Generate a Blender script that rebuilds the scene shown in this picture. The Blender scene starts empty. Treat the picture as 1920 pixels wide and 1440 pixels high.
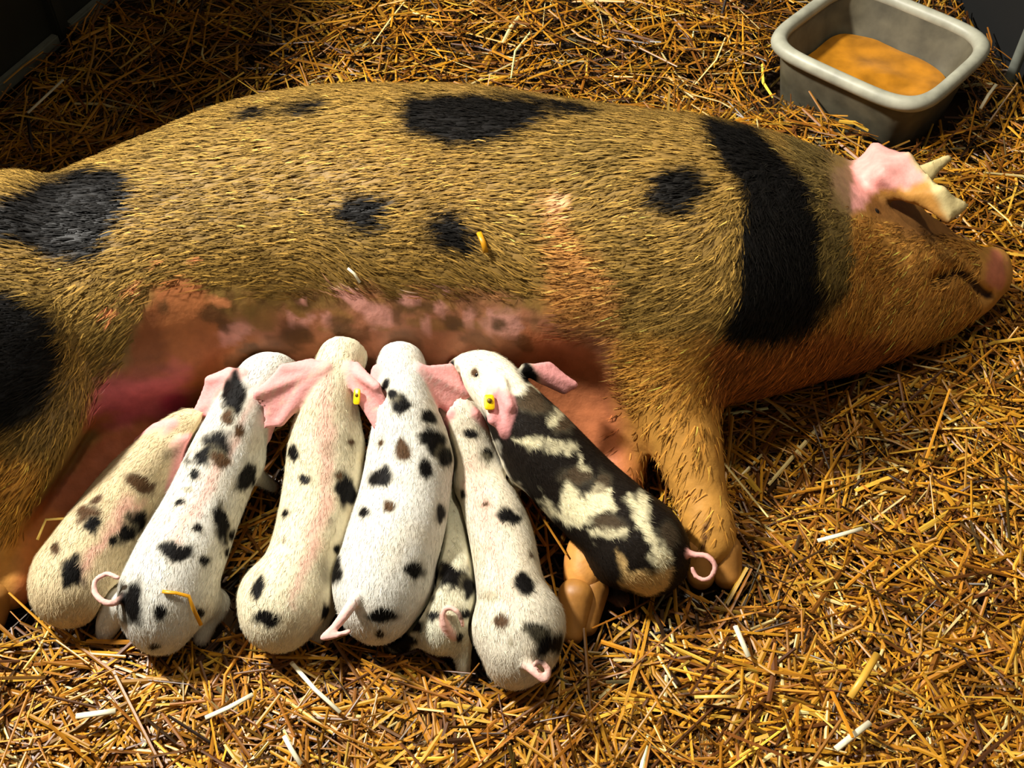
import bpy, math, random
import numpy as np
from mathutils import Vector, Matrix

SC = bpy.context.scene
COL = SC.collection
random.seed(7)
RNG = np.random.default_rng(7)

# ------------------------------------------------------------------ camera
FPX = 2059.0                      # focal length in pixels of the 1920 wide frame
PITCH = math.radians(50.0)
CAMH = 1.40
cam_d = bpy.data.cameras.new('camera')
cam_d.sensor_width = 36.0
cam_d.lens = 36.0 * FPX / 1920.0
cam_d.clip_start = 0.05
cam = bpy.data.objects.new('camera', cam_d)
cam.location = (0, 0, CAMH)
cam.rotation_euler = (math.pi / 2 - PITCH, 0, 0)
COL.objects.link(cam)
SC.camera = cam

# ------------------------------------------------------------------ world, lamp, exposure
W = bpy.data.worlds.new('world')
SC.world = W
W.use_nodes = True
W.node_tree.nodes['Background'].inputs[0].default_value = (1.0, 0.86, 0.66, 1)
W.node_tree.nodes['Background'].inputs[1].default_value = 0.13

lamp_d = bpy.data.lights.new('barn_lamp', 'AREA')
lamp_d.shape = 'DISK'
lamp_d.size = 0.26
lamp_d.energy = 212
lamp_d.color = (1.0, 0.95, 0.86)
lamp = bpy.data.objects.new('barn_lamp', lamp_d)
lamp.location = (-1.78, 1.6, 2.6)
lamp.rotation_euler = (Vector((0.05, 1.05, 0.1)) - lamp.location).to_track_quat('-Z', 'Y').to_euler()
COL.objects.link(lamp)

spot_d = bpy.data.lights.new('fill_spot', 'SPOT')  # added fill light, brightens the sow's head and the right side
spot_d.energy = 78
spot_d.spot_size = math.radians(72)
spot_d.spot_blend = .8
spot_d.shadow_soft_size = .07
spot_d.color = (1.0, 0.88, 0.68)
spot = bpy.data.objects.new('fill_spot', spot_d)
spot.location = (.25, 1.45, 2.5)
spot.rotation_euler = (Vector((.62, 1.02, 0)) - spot.location).to_track_quat('-Z', 'Y').to_euler()
COL.objects.link(spot)

SC.view_settings.view_transform = 'Standard'
SC.view_settings.look = 'None'
SC.view_settings.gamma = 1.0
SC.view_settings.use_curve_mapping = False
SC.view_settings.exposure = 0.0

# ------------------------------------------------------------------ camera geometry helpers
CF = np.array([0, math.cos(PITCH), -math.sin(PITCH)])
CU = np.array([0, math.sin(PITCH), math.cos(PITCH)])
CR = np.array([1.0, 0, 0])
CC = np.array([0, 0, CAMH])


def at(u, v, z):
    """the point at height z that the photograph shows at pixel (u, v)"""
    d = CF + CR * (u - 960) / FPX - CU * (v - 720) / FPX
    return CC + d * ((z - CAMH) / d[2])


def depth(p):
    return float((np.asarray(p) - CC) @ CF)


def pix(P):
    d = P - CC
    k = d @ CF
    return 960 + FPX * (d @ CR) / k, 720 - FPX * (d @ CU) / k, k


def node(u, v, z, rpx):
    p = at(u, v, z)
    return p, rpx * depth(p) / FPX


# ------------------------------------------------------------------ objects and tags
def tag(o, label=None, cat=None, group=None, kind=None):
    if label: o['label'] = label
    if cat: o['category'] = cat
    if group: o['group'] = group
    if kind: o['kind'] = kind
    return o


def mesh_np(name, V, quads=None, tris=None):
    me = bpy.data.meshes.new(name)
    V = np.asarray(V, np.float32)
    nq = 0 if quads is None else len(quads)
    nt = 0 if tris is None else len(tris)
    me.vertices.add(len(V))
    me.vertices.foreach_set('co', V.ravel())
    loops = []
    if nq: loops.append(np.asarray(quads, np.int32).ravel())
    if nt: loops.append(np.asarray(tris, np.int32).ravel())
    loops = np.concatenate(loops)
    me.loops.add(len(loops))
    me.loops.foreach_set('vertex_index', loops)
    me.polygons.add(nq + nt)
    starts = np.concatenate([np.arange(nq) * 4, nq * 4 + np.arange(nt) * 3]).astype(np.int32)
    me.polygons.foreach_set('loop_start', starts)
    me.polygons.foreach_set('use_smooth', np.ones(nq + nt, bool))
    me.update(calc_edges=True)
    me.validate()
    return me


def link(name, me, mat, parent=None):
    o = bpy.data.objects.new(name, me)
    COL.objects.link(o)
    if mat: me.materials.append(mat)
    if parent: o.parent = parent
    return o


def set_color(me, C):
    a = me.color_attributes.new('coat', 'FLOAT_COLOR', 'POINT')
    C4 = np.ones((len(C), 4), np.float32)
    C4[:, :3] = C
    a.data.foreach_set('color', C4.ravel())


# ------------------------------------------------------------------ materials
def lin(r, g, b):
    f = lambda c: (c / 255 / 12.92) if c <= 10 else ((c / 255 + .055) / 1.055) ** 2.4
    return np.array([f(r), f(g), f(b)])


def mat_base(name):
    m = bpy.data.materials.new(name)
    m.use_nodes = True
    nt = m.node_tree
    return m, nt, nt.nodes['Principled BSDF']


def coat_material(name, rough, bump, scale, sss=0.0, var=0.18, spec=0.3):
    m, nt, b = mat_base(name)
    at_ = nt.nodes.new('ShaderNodeVertexColor'); at_.layer_name = 'coat'
    tc = nt.nodes.new('ShaderNodeTexCoord')
    n = nt.nodes.new('ShaderNodeTexNoise'); n.inputs['Scale'].default_value = scale; n.inputs['Detail'].default_value = 6
    nt.links.new(tc.outputs['Object'], n.inputs['Vector'])
    mr = nt.nodes.new('ShaderNodeMapRange')
    mr.inputs[1].default_value = .3; mr.inputs[2].default_value = .7
    mr.inputs[3].default_value = 1 - var; mr.inputs[4].default_value = 1 + var
    nt.links.new(n.outputs[0], mr.inputs[0])
    mx = nt.nodes.new('ShaderNodeVectorMath'); mx.operation = 'SCALE'
    nt.links.new(at_.outputs[0], mx.inputs[0]); nt.links.new(mr.outputs[0], mx.inputs['Scale'])
    nt.links.new(mx.outputs[0], b.inputs['Base Color'])
    bp = nt.nodes.new('ShaderNodeBump'); bp.inputs['Strength'].default_value = bump; bp.inputs['Distance'].default_value = .004
    nt.links.new(n.outputs[0], bp.inputs['Height']); nt.links.new(bp.outputs[0], b.inputs['Normal'])
    b.inputs['Roughness'].default_value = rough
    b.inputs['Specular IOR Level'].default_value = spec
    if sss:
        b.inputs['Subsurface Weight'].default_value = sss
        b.inputs['Subsurface Radius'].default_value = (.012, .005, .003)
        b.inputs['Subsurface Scale'].default_value = 1.0
    return m


def plain(name, col, rough=.5, noise=0, amount=.2, bump=0.0, metal=0.0):
    m, nt, b = mat_base(name)
    b.inputs['Roughness'].default_value = rough
    b.inputs['Metallic'].default_value = metal
    if noise:
        tc = nt.nodes.new('ShaderNodeTexCoord')
        n = nt.nodes.new('ShaderNodeTexNoise'); n.inputs['Scale'].default_value = noise; n.inputs['Detail'].default_value = 5
        nt.links.new(tc.outputs['Object'], n.inputs['Vector'])
        r = nt.nodes.new('ShaderNodeValToRGB')
        c = np.array(col)
        r.color_ramp.elements[0].position = .3; r.color_ramp.elements[1].position = .7
        r.color_ramp.elements[0].color = (*(c * (1 - amount)), 1)
        r.color_ramp.elements[1].color = (*np.minimum(c * (1 + amount), 1), 1)
        nt.links.new(n.outputs[0], r.inputs[0]); nt.links.new(r.outputs[0], b.inputs['Base Color'])
        if bump:
            bp = nt.nodes.new('ShaderNodeBump'); bp.inputs['Strength'].default_value = bump; bp.inputs['Distance'].default_value = .005
            nt.links.new(n.outputs[0], bp.inputs['Height']); nt.links.new(bp.outputs[0], b.inputs['Normal'])
    else:
        b.inputs['Base Color'].default_value = (*col, 1)
    return m


M_SOW = coat_material('sow_coat', .55, .35, 60, var=.14)
M_HAIR = coat_material('sow_bristle', .6, 0, 30, var=.05, spec=.12)
M_PIG = coat_material('piglet_coat', .6, .25, 170, sss=.06, var=.08, spec=.08)
M_STRAW = coat_material('straw', .40, 0, 40, var=.15, spec=.42)
M_EYE = plain('dark_eye', (.01, .008, .007), .15)
M_TAG = plain('yellow_tag', lin(245, 205, 10), .4)
M_TAGHOLE = plain('tag_stud', lin(110, 85, 10), .5)
M_HOOF = plain('hoof_horn', lin(158, 108, 46), .5, 40, .2, .2)
M_FLOOR = plain('dark_litter', lin(58, 38, 14), .9, 30, .5, .3)
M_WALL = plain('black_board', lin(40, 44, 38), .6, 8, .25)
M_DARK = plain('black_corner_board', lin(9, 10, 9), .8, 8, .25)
M_FUZZ = coat_material('piglet_fuzz', .6, 0, 60, var=.03, spec=.1)
M_LEDGE = plain('grey_ledge', lin(118, 122, 112), .5, 25, .2)
M_TUB = plain('shaded_tub_plastic', lin(92, 87, 70), .5, 22, .35, .1)  # basin darker than the rim: shade on its outside put into the colour
M_RIM = plain('grey_tub_rim', lin(168, 168, 150), .45, 30, .2, .1)
M_FEED = plain('wet_feed', lin(176, 116, 24), .35, 16, .45, .5)

# ------------------------------------------------------------------ implicit surfaces -> one continuous mesh
class Field:
    def __init__(self, lo, hi, h):
        self.lo = np.array(lo, float); self.h = h
        self.n = np.ceil((np.array(hi) - self.lo) / h).astype(int) + 1
        self.F = np.full(self.n, 1.0, np.float32)

    def sub(self, lo, hi):
        a = np.clip(np.floor((np.array(lo) - self.lo) / self.h).astype(int), 0, self.n)
        b = np.clip(np.ceil((np.array(hi) - self.lo) / self.h).astype(int) + 1, 0, self.n)
        if (b <= a).any(): return None, None
        ax = [(self.lo[i] + np.arange(a[i], b[i]) * self.h).astype(np.float32) for i in range(3)]
        X, Y, Z = np.meshgrid(*ax, indexing='ij', sparse=True)
        return (slice(a[0], b[0]), slice(a[1], b[1]), slice(a[2], b[2])), (X, Y, Z)

    def put(self, s, d, k, cut=False):
        F = self.F[s]
        if cut:
            a, b = F, -d
            hh = np.maximum(k - np.abs(a - b), 0) / k
            self.F[s] = np.maximum(a, b) + hh * hh * k * .25
        else:
            hh = np.maximum(k - np.abs(F - d), 0) / k
            self.F[s] = np.minimum(F, d) - hh * hh * k * .25

    def cone(self, a, b, ra, rb, k=.01, sz=1.0, cut=False):
        a = np.array(a, float); b = np.array(b, float)
        R = max(ra, rb) / min(sz, 1) + k + self.h * 2
        s, g = self.sub(np.minimum(a, b) - R, np.maximum(a, b) + R)
        if s is None: return
        X, Y, Z = g
        ba = (b - a) * np.array([1, 1, sz])
        px, py, pz = X - a[0], Y - a[1], (Z - a[2]) * sz
        L = max(ba @ ba, 1e-9)
        t = np.clip((px * ba[0] + py * ba[1] + pz * ba[2]) / L, 0, 1)
        d = np.sqrt((px - ba[0] * t) ** 2 + (py - ba[1] * t) ** 2 + (pz - ba[2] * t) ** 2) - (ra + (rb - ra) * t)
        self.put(s, d.astype(np.float32), k, cut)

    def chain(self, nodes, k=.01, sz=1.0, smooth=4, cut=False):
        """a tapering tube through the nodes, merged into the body as one piece"""
        P = np.array([np.append(n[0], n[1]) for n in nodes], float)
        if len(P) > 2 and smooth > 1:
            P = catmull(P, smooth)
        R = P[:, 3].max() / min(sz, 1) + k + self.h * 2
        s, (X, Y, Z) = self.sub(P[:, :3].min(0) - R, P[:, :3].max(0) + R)
        D = np.full(np.broadcast_shapes(X.shape, Y.shape, Z.shape), 1.0, np.float32)
        for i in range(len(P) - 1):
            a, b, ra, rb = P[i, :3], P[i + 1, :3], P[i, 3], P[i + 1, 3]
            ba = (b - a) * np.array([1, 1, sz])
            px, py, pz = X - a[0], Y - a[1], (Z - a[2]) * sz
            L = max(ba @ ba, 1e-9)
            t = np.clip((px * ba[0] + py * ba[1] + pz * ba[2]) / L, 0, 1)
            D = np.minimum(D, np.sqrt((px - ba[0] * t) ** 2 + (py - ba[1] * t) ** 2 + (pz - ba[2] * t) ** 2) - (ra + (rb - ra) * t))
        self.put(s, D.astype(np.float32), k, cut)

    def tri(self, A, B, C, r, k=.006):
        A, B, C = (np.array(q, float) for q in (A, B, C))
        R = r + k + self.h * 2
        s, g = self.sub(np.minimum(np.minimum(A, B), C) - R, np.maximum(np.maximum(A, B), C) + R)
        if s is None: return
        X, Y, Z = g
        P = np.stack(np.broadcast_arrays(X, Y, Z), -1)
        ba, cb, ac = B - A, C - B, A - C
        pa, pb, pc = P - A, P - B, P - C
        nor = np.cross(ba, ac)
        def seg(p, e):
            t = np.clip((p @ e) / (e @ e), 0, 1)
            q = e * t[..., None] - p
            return (q * q).sum(-1)
        ins = (np.sign(pa @ np.cross(ba, nor)) + np.sign(pb @ np.cross(cb, nor)) + np.sign(pc @ np.cross(ac, nor))) >= 2
        de = np.minimum(np.minimum(seg(pa, ba), seg(pb, cb)), seg(pc, ac))
        dp = (pa @ nor) ** 2 / (nor @ nor)
        d = np.sqrt(np.where(ins, dp, de)) - r
        self.put(s, d.astype(np.float32), k)

    def at_points(self, P):
        """the field at arbitrary points, trilinear"""
        q = (np.asarray(P, float) - self.lo) / self.h
        i = np.floor(q).astype(int)
        ok = ((i >= 0) & (i < self.n - 1)).all(-1)
        out = np.full(len(q), 1.0)
        i = i[ok]; f = q[ok] - i
        acc = np.zeros(len(i))
        for dx in (0, 1):
            for dy in (0, 1):
                for dz in (0, 1):
                    w = (f[:, 0] if dx else 1 - f[:, 0]) * (f[:, 1] if dy else 1 - f[:, 1]) * (f[:, 2] if dz else 1 - f[:, 2])
                    acc += w * self.F[i[:, 0] + dx, i[:, 1] + dy, i[:, 2] + dz]
        out[ok] = acc
        return out

    def press(self, other, gap):
        """flatten this body where it is pressed against another"""
        lo = np.maximum(self.lo, other.lo); hi = np.minimum(self.lo + self.n * self.h, other.lo + other.n * other.h)
        if (hi <= lo).any(): return
        s, (X, Y, Z) = self.sub(lo, hi)
        sh = np.broadcast_shapes(X.shape, Y.shape, Z.shape)
        P = np.stack([np.broadcast_to(X, sh).ravel(), np.broadcast_to(Y, sh).ravel(), np.broadcast_to(Z, sh).ravel()], 1)
        d = gap - other.at_points(P).reshape(sh).astype(np.float32)
        self.F[s] = np.maximum(self.F[s], np.minimum(d, .5))

    def mesh(self, iters=2):
        F = self.F
        ins = F < 0
        S = np.zeros(np.array(F.shape) - 1, np.int8)
        offs = [(i, j, k) for i in (0, 1) for j in (0, 1) for k in (0, 1)]
        nx, ny, nz = F.shape
        cut = lambda A, o: A[o[0]:nx - 1 + o[0], o[1]:ny - 1 + o[1], o[2]:nz - 1 + o[2]]
        for o in offs: S += cut(ins, o)
        act = (S > 0) & (S < 8)
        idx = np.argwhere(act)
        N = len(idx)
        ID = np.full(act.shape, -1, np.int64)
        ID[act] = np.arange(N)
        acc = np.zeros((N, 3)); cnt = np.zeros(N)
        fv = {o: F[idx[:, 0] + o[0], idx[:, 1] + o[1], idx[:, 2] + o[2]].astype(float) for o in offs}
        for o in offs:
            for ax in range(3):
                if o[ax]: continue
                p = list(o); p[ax] = 1; p = tuple(p)
                a, b = fv[o], fv[p]
                m = (a < 0) != (b < 0)
                t = np.where(m, a / np.where(m, a - b, 1), 0)
                q = np.tile(np.array(o, float), (N, 1)); q[:, ax] = t
                acc += q * m[:, None]; cnt += m
        V = (idx + acc / cnt[:, None]) * self.h + self.lo
        Q = []
        for ax in range(3):
            sh = [slice(None)] * 3; sh2 = [slice(None)] * 3
            sh[ax] = slice(0, -1); sh2[ax] = slice(1, None)
            a, b = ins[tuple(sh)], ins[tuple(sh2)]
            e = np.argwhere(a != b)
            u, v = [(1, 2), (2, 0), (0, 1)][ax]
            e = e[(e[:, u] > 0) & (e[:, v] > 0) & (e[:, u] < F.shape[u] - 1) & (e[:, v] < F.shape[v] - 1)]
            fl = ins[e[:, 0], e[:, 1], e[:, 2]]
            def c(du, dv):
                q = e.copy(); q[:, u] += du; q[:, v] += dv
                return ID[q[:, 0], q[:, 1], q[:, 2]]
            q = np.stack([c(-1, -1), c(0, -1), c(0, 0), c(-1, 0)], 1)
            q[~fl] = q[~fl][:, ::-1]
            Q.append(q)
        Q = np.concatenate(Q)
        E = np.concatenate([Q[:, [0, 1]], Q[:, [1, 2]], Q[:, [2, 3]], Q[:, [3, 0]]])
        for it in range(iters):
            sm = np.zeros_like(V); ct = np.zeros(len(V))
            for c_ in range(3):
                sm[:, c_] = np.bincount(E[:, 0], V[E[:, 1], c_], len(V)) + np.bincount(E[:, 1], V[E[:, 0], c_], len(V))
            ct = np.bincount(E[:, 0], minlength=len(V)) + np.bincount(E[:, 1], minlength=len(V))
            V = V + (sm / np.maximum(ct, 1)[:, None] - V) * .5
        # keep the largest connected piece
        lab = np.arange(len(V))
        for _ in range(400):
            n2 = lab.copy()
            np.minimum.at(n2, E[:, 0], lab[E[:, 1]]); np.minimum.at(n2, E[:, 1], lab[E[:, 0]])
            n2 = n2[n2]
            if (n2 == lab).all(): break
            lab = n2
        main = np.bincount(lab).argmax()
        keep = lab == main
        new = np.cumsum(keep) - 1
        Q = new[Q[keep[Q[:, 0]]]]
        return V[keep], Q


def catmull(P, n):
    out = []
    m = len(P)
    for i in range(m - 1):
        p0, p1, p2, p3 = P[max(i - 1, 0)], P[i], P[i + 1], P[min(i + 2, m - 1)]
        for t in np.arange(n) / n:
            out.append(.5 * (2 * p1 + (p2 - p0) * t + (2 * p0 - 5 * p1 + 4 * p2 - p3) * t * t + (3 * p1 - p0 - 3 * p2 + p3) * t ** 3))
    out.append(P[-1])
    out = np.array(out)
    if out.shape[1] > 3: out[:, 3] = np.maximum(out[:, 3], .001)
    return out


def normals(V, Q):
    n = np.cross(V[Q[:, 2]] - V[Q[:, 0]], V[Q[:, 3]] - V[Q[:, 1]])
    N = np.zeros_like(V)
    for c in range(4):
        for a in range(3):
            N[:, a] += np.bincount(Q[:, c], n[:, a], len(V))
    return N / np.maximum(np.linalg.norm(N, axis=1), 1e-12)[:, None]


def vnoise(P, scale, seed):
    """cheap smooth value noise in -1..1"""
    q = P * scale + seed * 17.3
    i = np.floor(q).astype(np.int64); f = q - i; f = f * f * (3 - 2 * f)
    out = np.zeros(len(P))
    for dx in (0, 1):
        for dy in (0, 1):
            for dz in (0, 1):
                hsh = ((i[:, 0] + dx) * 73856093) ^ ((i[:, 1] + dy) * 19349663) ^ ((i[:, 2] + dz) * 83492791)
                hsh = (hsh ^ (hsh >> 13)) * 1274126177 & 0x7fffffff
                w = (f[:, 0] if dx else 1 - f[:, 0]) * (f[:, 1] if dy else 1 - f[:, 1]) * (f[:, 2] if dz else 1 - f[:, 2])
                out += w * ((hsh % 10007) / 10007 * 2 - 1)
    return out


def sstep(a, b, x):
    t = np.clip((x - a) / (b - a), 0, 1)
    return t * t * (3 - 2 * t)


class Painter:
    """coat pattern: each patch is centred on the skin point and reaches only over the skin round it"""
    def __init__(self, V, N, base):
        self.V, self.N = V, N
        self.u, self.v, self.k = pix(V)
        self.face = ((CC - V) * N).sum(1) / np.linalg.norm(CC - V, axis=1)
        self.C = np.tile(np.array(base, float), (len(V), 1))
        self.wob = np.stack([vnoise(V, 45, 1) + .6 * vnoise(V, 110, 8), vnoise(V, 45, 2) + .6 * vnoise(V, 110, 9)], 1)

    def hit(self, u, v):
        d2 = (self.u - u) ** 2 + (self.v - v) ** 2
        near = d2 < 64
        if not near.any(): near = d2 <= d2.min() + 1
        i = np.where(near)[0]
        return i[self.k[i].argmin()]

    def mix(self, m, col):
        self.C = self.C * (1 - m[:, None]) + np.array(col) * m[:, None]

    def spot(self, u, v, rx, ry=None, ang=0, col=None, a=1.0, soft=.3, wob=.25):
        ry = ry or rx
        i = self.hit(u, v)
        R = max(rx, ry) * self.k[i] / FPX
        du, dv = self.u - u + self.wob[:, 0] * wob * rx, self.v - v + self.wob[:, 1] * wob * ry
        c, s = math.cos(math.radians(ang)), math.sin(math.radians(ang))
        e = np.sqrt(((du * c + dv * s) / rx) ** 2 + ((-du * s + dv * c) / ry) ** 2)
        d3 = np.linalg.norm(self.V - self.V[i], axis=1)
        m = (1 - sstep(1 - soft, 1 + soft, e)) * (1 - sstep(2.0 * R, 2.8 * R, d3)) * a
        self.mix(m, col)

    def poly(self, pts, col, soft=10, a=1.0, wob=8, front=-.25):
        P = np.array(pts, float)
        x, y = self.u + self.wob[:, 0] * wob, self.v + self.wob[:, 1] * wob
        ins = np.zeros(len(x), bool); dist = np.full(len(x), 1e9)
        for i in range(len(P)):
            x1, y1 = P[i]; x2, y2 = P[(i + 1) % len(P)]
            c = (y1 > y) != (y2 > y)
            ins ^= c & (x < (x2 - x1) * (y - y1) / (y2 - y1 + 1e-9) + x1)
            ex, ey = x2 - x1, y2 - y1
            t = np.clip(((x - x1) * ex + (y - y1) * ey) / (ex * ex + ey * ey + 1e-9), 0, 1)
            dist = np.minimum(dist, np.hypot(x - x1 - ex * t, y - y1 - ey * t))
        sd = np.where(ins, -dist, dist)
        m = (1 - sstep(-soft, soft, sd)) * (self.face > front) * a
        self.mix(m, col)


FIELDS = []
BLACK = lin(13, 11, 10)
PINK = lin(232, 150, 140)


# ------------------------------------------------------------------ the sow
def build_sow():
    h = .0068
    fld = Field((-1.32, .55, -.03), (1.02, 1.78, .50), h)
    # trunk: elliptical sections (column, row of the back's outline, half height, half depth)
    sec = [(-300, 540, .03, .04), (-255, 505, .10, .13), (-170, 455, .155, .205), (-60, 402, .18, .20), (100, 337, .19, .20),
           (280, 260, .195, .232), (430, 200, .20, .248), (600, 168, .205, .246), (760, 164, .21, .245), (900, 168, .21, .245),
           (1050, 190, .208, .242), (1200, 210, .205, .24), (1330, 226, .198, .24), (1440, 252, .178, .225), (1520, 278, .155, .205),
           (1590, 305, .13, .175), (1640, 345, .10, .13), (1675, 400, .04, .05)]
    T = []
    for px, row, hz, hy in sec:
        a = PITCH + math.atan((row - 720) / FPX)
        s, c = math.sin(a), math.cos(a)
        sup = math.sqrt((hy * s) ** 2 + (hz * c) ** 2)
        zc = hz * .985 + .004
        yc = (CAMH * c - sup - zc * c) / s
        p = np.array([0, yc + hy * hy * s / sup, zc + hz * hz * c / sup])
        T.append(((px - 960) / FPX * depth(p), yc, zc, hy, hz))
    T = catmull(np.array(T), 6)
    s, (X, Y, Z) = fld.sub(fld.lo, fld.lo + fld.n * h)
    xs = X.ravel()
    par = [np.interp(xs, T[:, 0], T[:, i]).astype(np.float32)[:, None, None] for i in (1, 2, 3, 4)]
    par[2] = np.maximum(par[2], .01); par[3] = np.maximum(par[3], .01)
    q = (np.abs((Y - par[0]) / par[2]) ** 2.15 + np.abs((Z - par[1]) / par[3]) ** 2.15) ** (1 / 2.15)
    d = (q - 1) * np.minimum(par[2], par[3])
    d = np.maximum(d, np.maximum(T[0, 0] - X, X - T[-1, 0]))
    fld.put(s, d.astype(np.float32), .02)
    N_ = node
    # head lying on its cheek
    fld.chain([N_(1585, 490, .125, 165), N_(1650, 505, .12, 128), N_(1735, 508, .105, 92), N_(1792, 516, .095, 70), N_(1828, 516, .09, 56), N_(1852, 512, .086, 43)], .04, 1.15)
    fld.chain([N_(1560, 575, .10, 110), N_(1660, 590, .085, 84), N_(1755, 578, .07, 56), N_(1812, 562, .062, 40), N_(1832, 556, .06, 28)], .035, 1.1)
    fld.chain([N_(1420, 600, .10, 105), N_(1560, 590, .09, 100)], .06, 1.1)
    fld.cone(*[N_(1862, 492, .10, 1)[0], N_(1866, 530, .075, 1)[0]], .027, .023, .012)
    # brow ridge over the eye
    fld.chain([N_(1640, 372, .205, 22), N_(1690, 405, .19, 20), N_(1740, 440, .16, 18)], .04)
    # mouth slit
    mo = [(1752, 524), (1775, 516), (1797, 508), (1818, 522), (1838, 545), (1856, 556)]
    pts = []
    for (u, v) in mo:
        zz = .28
        while zz > .02:                                # walk the sight line down to the skin
            p = at(u, v, zz)
            if fld.at_points(p[None])[0] < .001: break
            zz -= .003
        pts.append((p, .0105))
    fld.chain(pts, .006, 1.0, 3, cut=True)
    # near ear flopped forward over the eye, far ear behind it
    E = {k: at(*v) for k, v in dict(A=(1576, 335, .245), B=(1640, 274, .28), C=(1702, 296, .30), D=(1764, 360, .295), E=(1812, 386, .275),
                                   F=(1776, 412, .264), G=(1708, 368, .280), H=(1612, 376, .235), J=(1655, 326, .298)).items()}
    for t in ('ABJ', 'AJH', 'BCJ', 'CGJ', 'JGH', 'CDG', 'DEF', 'DFG'):
        fld.tri(*[E[c] for c in t], .0062, .012)
    E = {k: at(*v) for k, v in dict(A=(1655, 345, .19), B=(1778, 297, .195), C=(1742, 332, .18), D=(1680, 405, .165)).items()}
    fld.tri(E['A'], E['B'], E['C'], .008, .01); fld.tri(E['A'], E['C'], E['D'], .008, .01)
    # upper foreleg
    fld.chain([N_(1215, 430, .235, 130), N_(1228, 560, .215, 128), N_(1245, 680, .175, 100), N_(1268, 770, .135, 78), N_(1293, 850, .105, 63),
               N_(1312, 925, .08, 51), N_(1329, 985, .064, 49), N_(1335, 1018, .052, 46)], .045)
    # lower foreleg, folded under the black piglet
    fld.chain([N_(1040, 700, .10, 105), N_(1120, 775, .07, 88), N_(1155, 865, .045, 58), N_(1140, 960, .04, 46), N_(1104, 1040, .045, 44), N_(1096, 1078, .042, 41)], .04)
    # lower hind leg
    fld.chain([N_(330, 720, .07, 100), N_(215, 862, .05, 84), N_(110, 965, .04, 64), N_(45, 1050, .035, 50), N_(20, 1100, .03, 44)], .04)
    # udder: swollen row and its teats
    fld.chain([N_(330, 640, .185, 70), N_(460, 610, .19, 66), N_(620, 600, .19, 66), N_(780, 598, .19, 66), N_(920, 604, .18, 64), N_(1020, 630, .165, 62)], .05)
    for u, v, r in ((475, 628, 30), (560, 612, 34), (632, 596, 30), (700, 602, 36), (768, 596, 32), (838, 600, 36), (884, 596, 26), (934, 600, 36), (985, 614, 24)):
        p, rr = N_(u, v, .205, r)
        fld.cone(p + np.array([0, .045, 0]), p + np.array([0, .006, -.008]), rr, rr * .72, .02)
    for u, v in ((905, 640), (822, 632), (700, 636), (548, 645)):
        p, rr = N_(u, v, .19, 10)
        fld.cone(p + np.array([0, .04, .01]), p + np.array([0, -.012, -.02]), rr * 1.3, rr * .8, .008)
    # upper hind leg
    fld.chain([N_(40, 540, .235, 215), N_(0, 660, .225, 205), N_(-20, 780, .185, 165), N_(-22, 880, .135, 118), N_(-32, 980, .09, 82),
               N_(-42, 1060, .06, 64), N_(-48, 1110, .045, 56)], .010)
    V, Q = fld.mesh(2)
    N = normals(V, Q)
    FIELDS.append(fld)
    P = Painter(V, N, lin(142, 112, 56))
    gold2, olive = lin(160, 124, 62), lin(114, 94, 50)
    brown, orange, pinkish = lin(96, 64, 32), lin(205, 125, 62), lin(224, 160, 146)
    P.mix(.5 * sstep(-.2, .6, vnoise(V, 7, 5)), gold2)
    P.mix(.45 * sstep(.0, .7, vnoise(V, 9, 6)), olive)
    dark = lin(14, 12, 11)
    # warm belly side, neck and head
    P.poly([(300, 470), (600, 470), (900, 480), (1020, 520), (1020, 600), (300, 600)], lin(132, 102, 48), 50, .7)
    P.poly([(280, 600), (440, 600), (560, 585), (700, 560), (900, 570), (1010, 590), (1160, 640), (1180, 740), (280, 800)], lin(174, 114, 82), 30, 1, 22, -1)
    P.poly([(980, 610), (1100, 640), (1160, 720), (1240, 900), (1180, 960), (1100, 1240), (1020, 1240), (1020, 980), (960, 720)], lin(188, 112, 70), 12, 1, 6, -1)
    P.poly([(1060, 1000), (1150, 1000), (1140, 1240), (1030, 1240)], lin(205, 142, 68), 12, 1, 6, -1)
    P.poly([(1035, 358), (1062, 385), (1085, 440), (1125, 490), (1165, 545), (1165, 610), (1080, 620), (1020, 590), (1032, 480), (1026, 420)], lin(196, 136, 74), 14, .8)
    P.spot(1050, 385, 18, 30, 0, lin(232, 178, 130), .8)
    P.poly([(1140, 640), (1350, 640), (1420, 1000), (1420, 1120), (1240, 1120)], lin(188, 134, 58), 30, .9, 10, -1)
    P.poly([(1540, 250), (1940, 300), (1940, 640), (1350, 740), (1340, 640), (1530, 600), (1600, 530), (1592, 400)], lin(190, 136, 64), 8, 1, 6, -1)
    P.poly([(1335, 640), (1440, 640), (1530, 610), (1700, 640), (1760, 650), (1600, 760), (1335, 760)], lin(150, 84, 44), 22, .8, 8, -1)
    P.poly([(1555, 330), (1640, 255), (1705, 285), (1740, 340), (1700, 352), (1650, 350), (1610, 400), (1590, 400)], lin(236, 166, 158), 7, 1, 6, -1)
    P.poly([(1700, 285), (1830, 285), (1830, 410), (1780, 412), (1735, 335)], lin(214, 196, 140), 8, 1, 4, -1)
    P.spot(1868, 506, 20, 34, 0, lin(196, 112, 92), .8)
    # groin
    P.poly([(288, 545), (330, 522), (372, 528), (400, 575), (440, 610), (490, 640), (470, 690), (400, 720), (370, 790), (180, 820), (150, 800), (236, 690)], lin(176, 108, 62), 10, 1, 8, -1)
    P.spot(270, 742, 100, 52, -10, lin(196, 98, 112), .9, .4)
    P.spot(330, 755, 34, 18, 0, lin(178, 60, 92), .8, .4)
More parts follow.
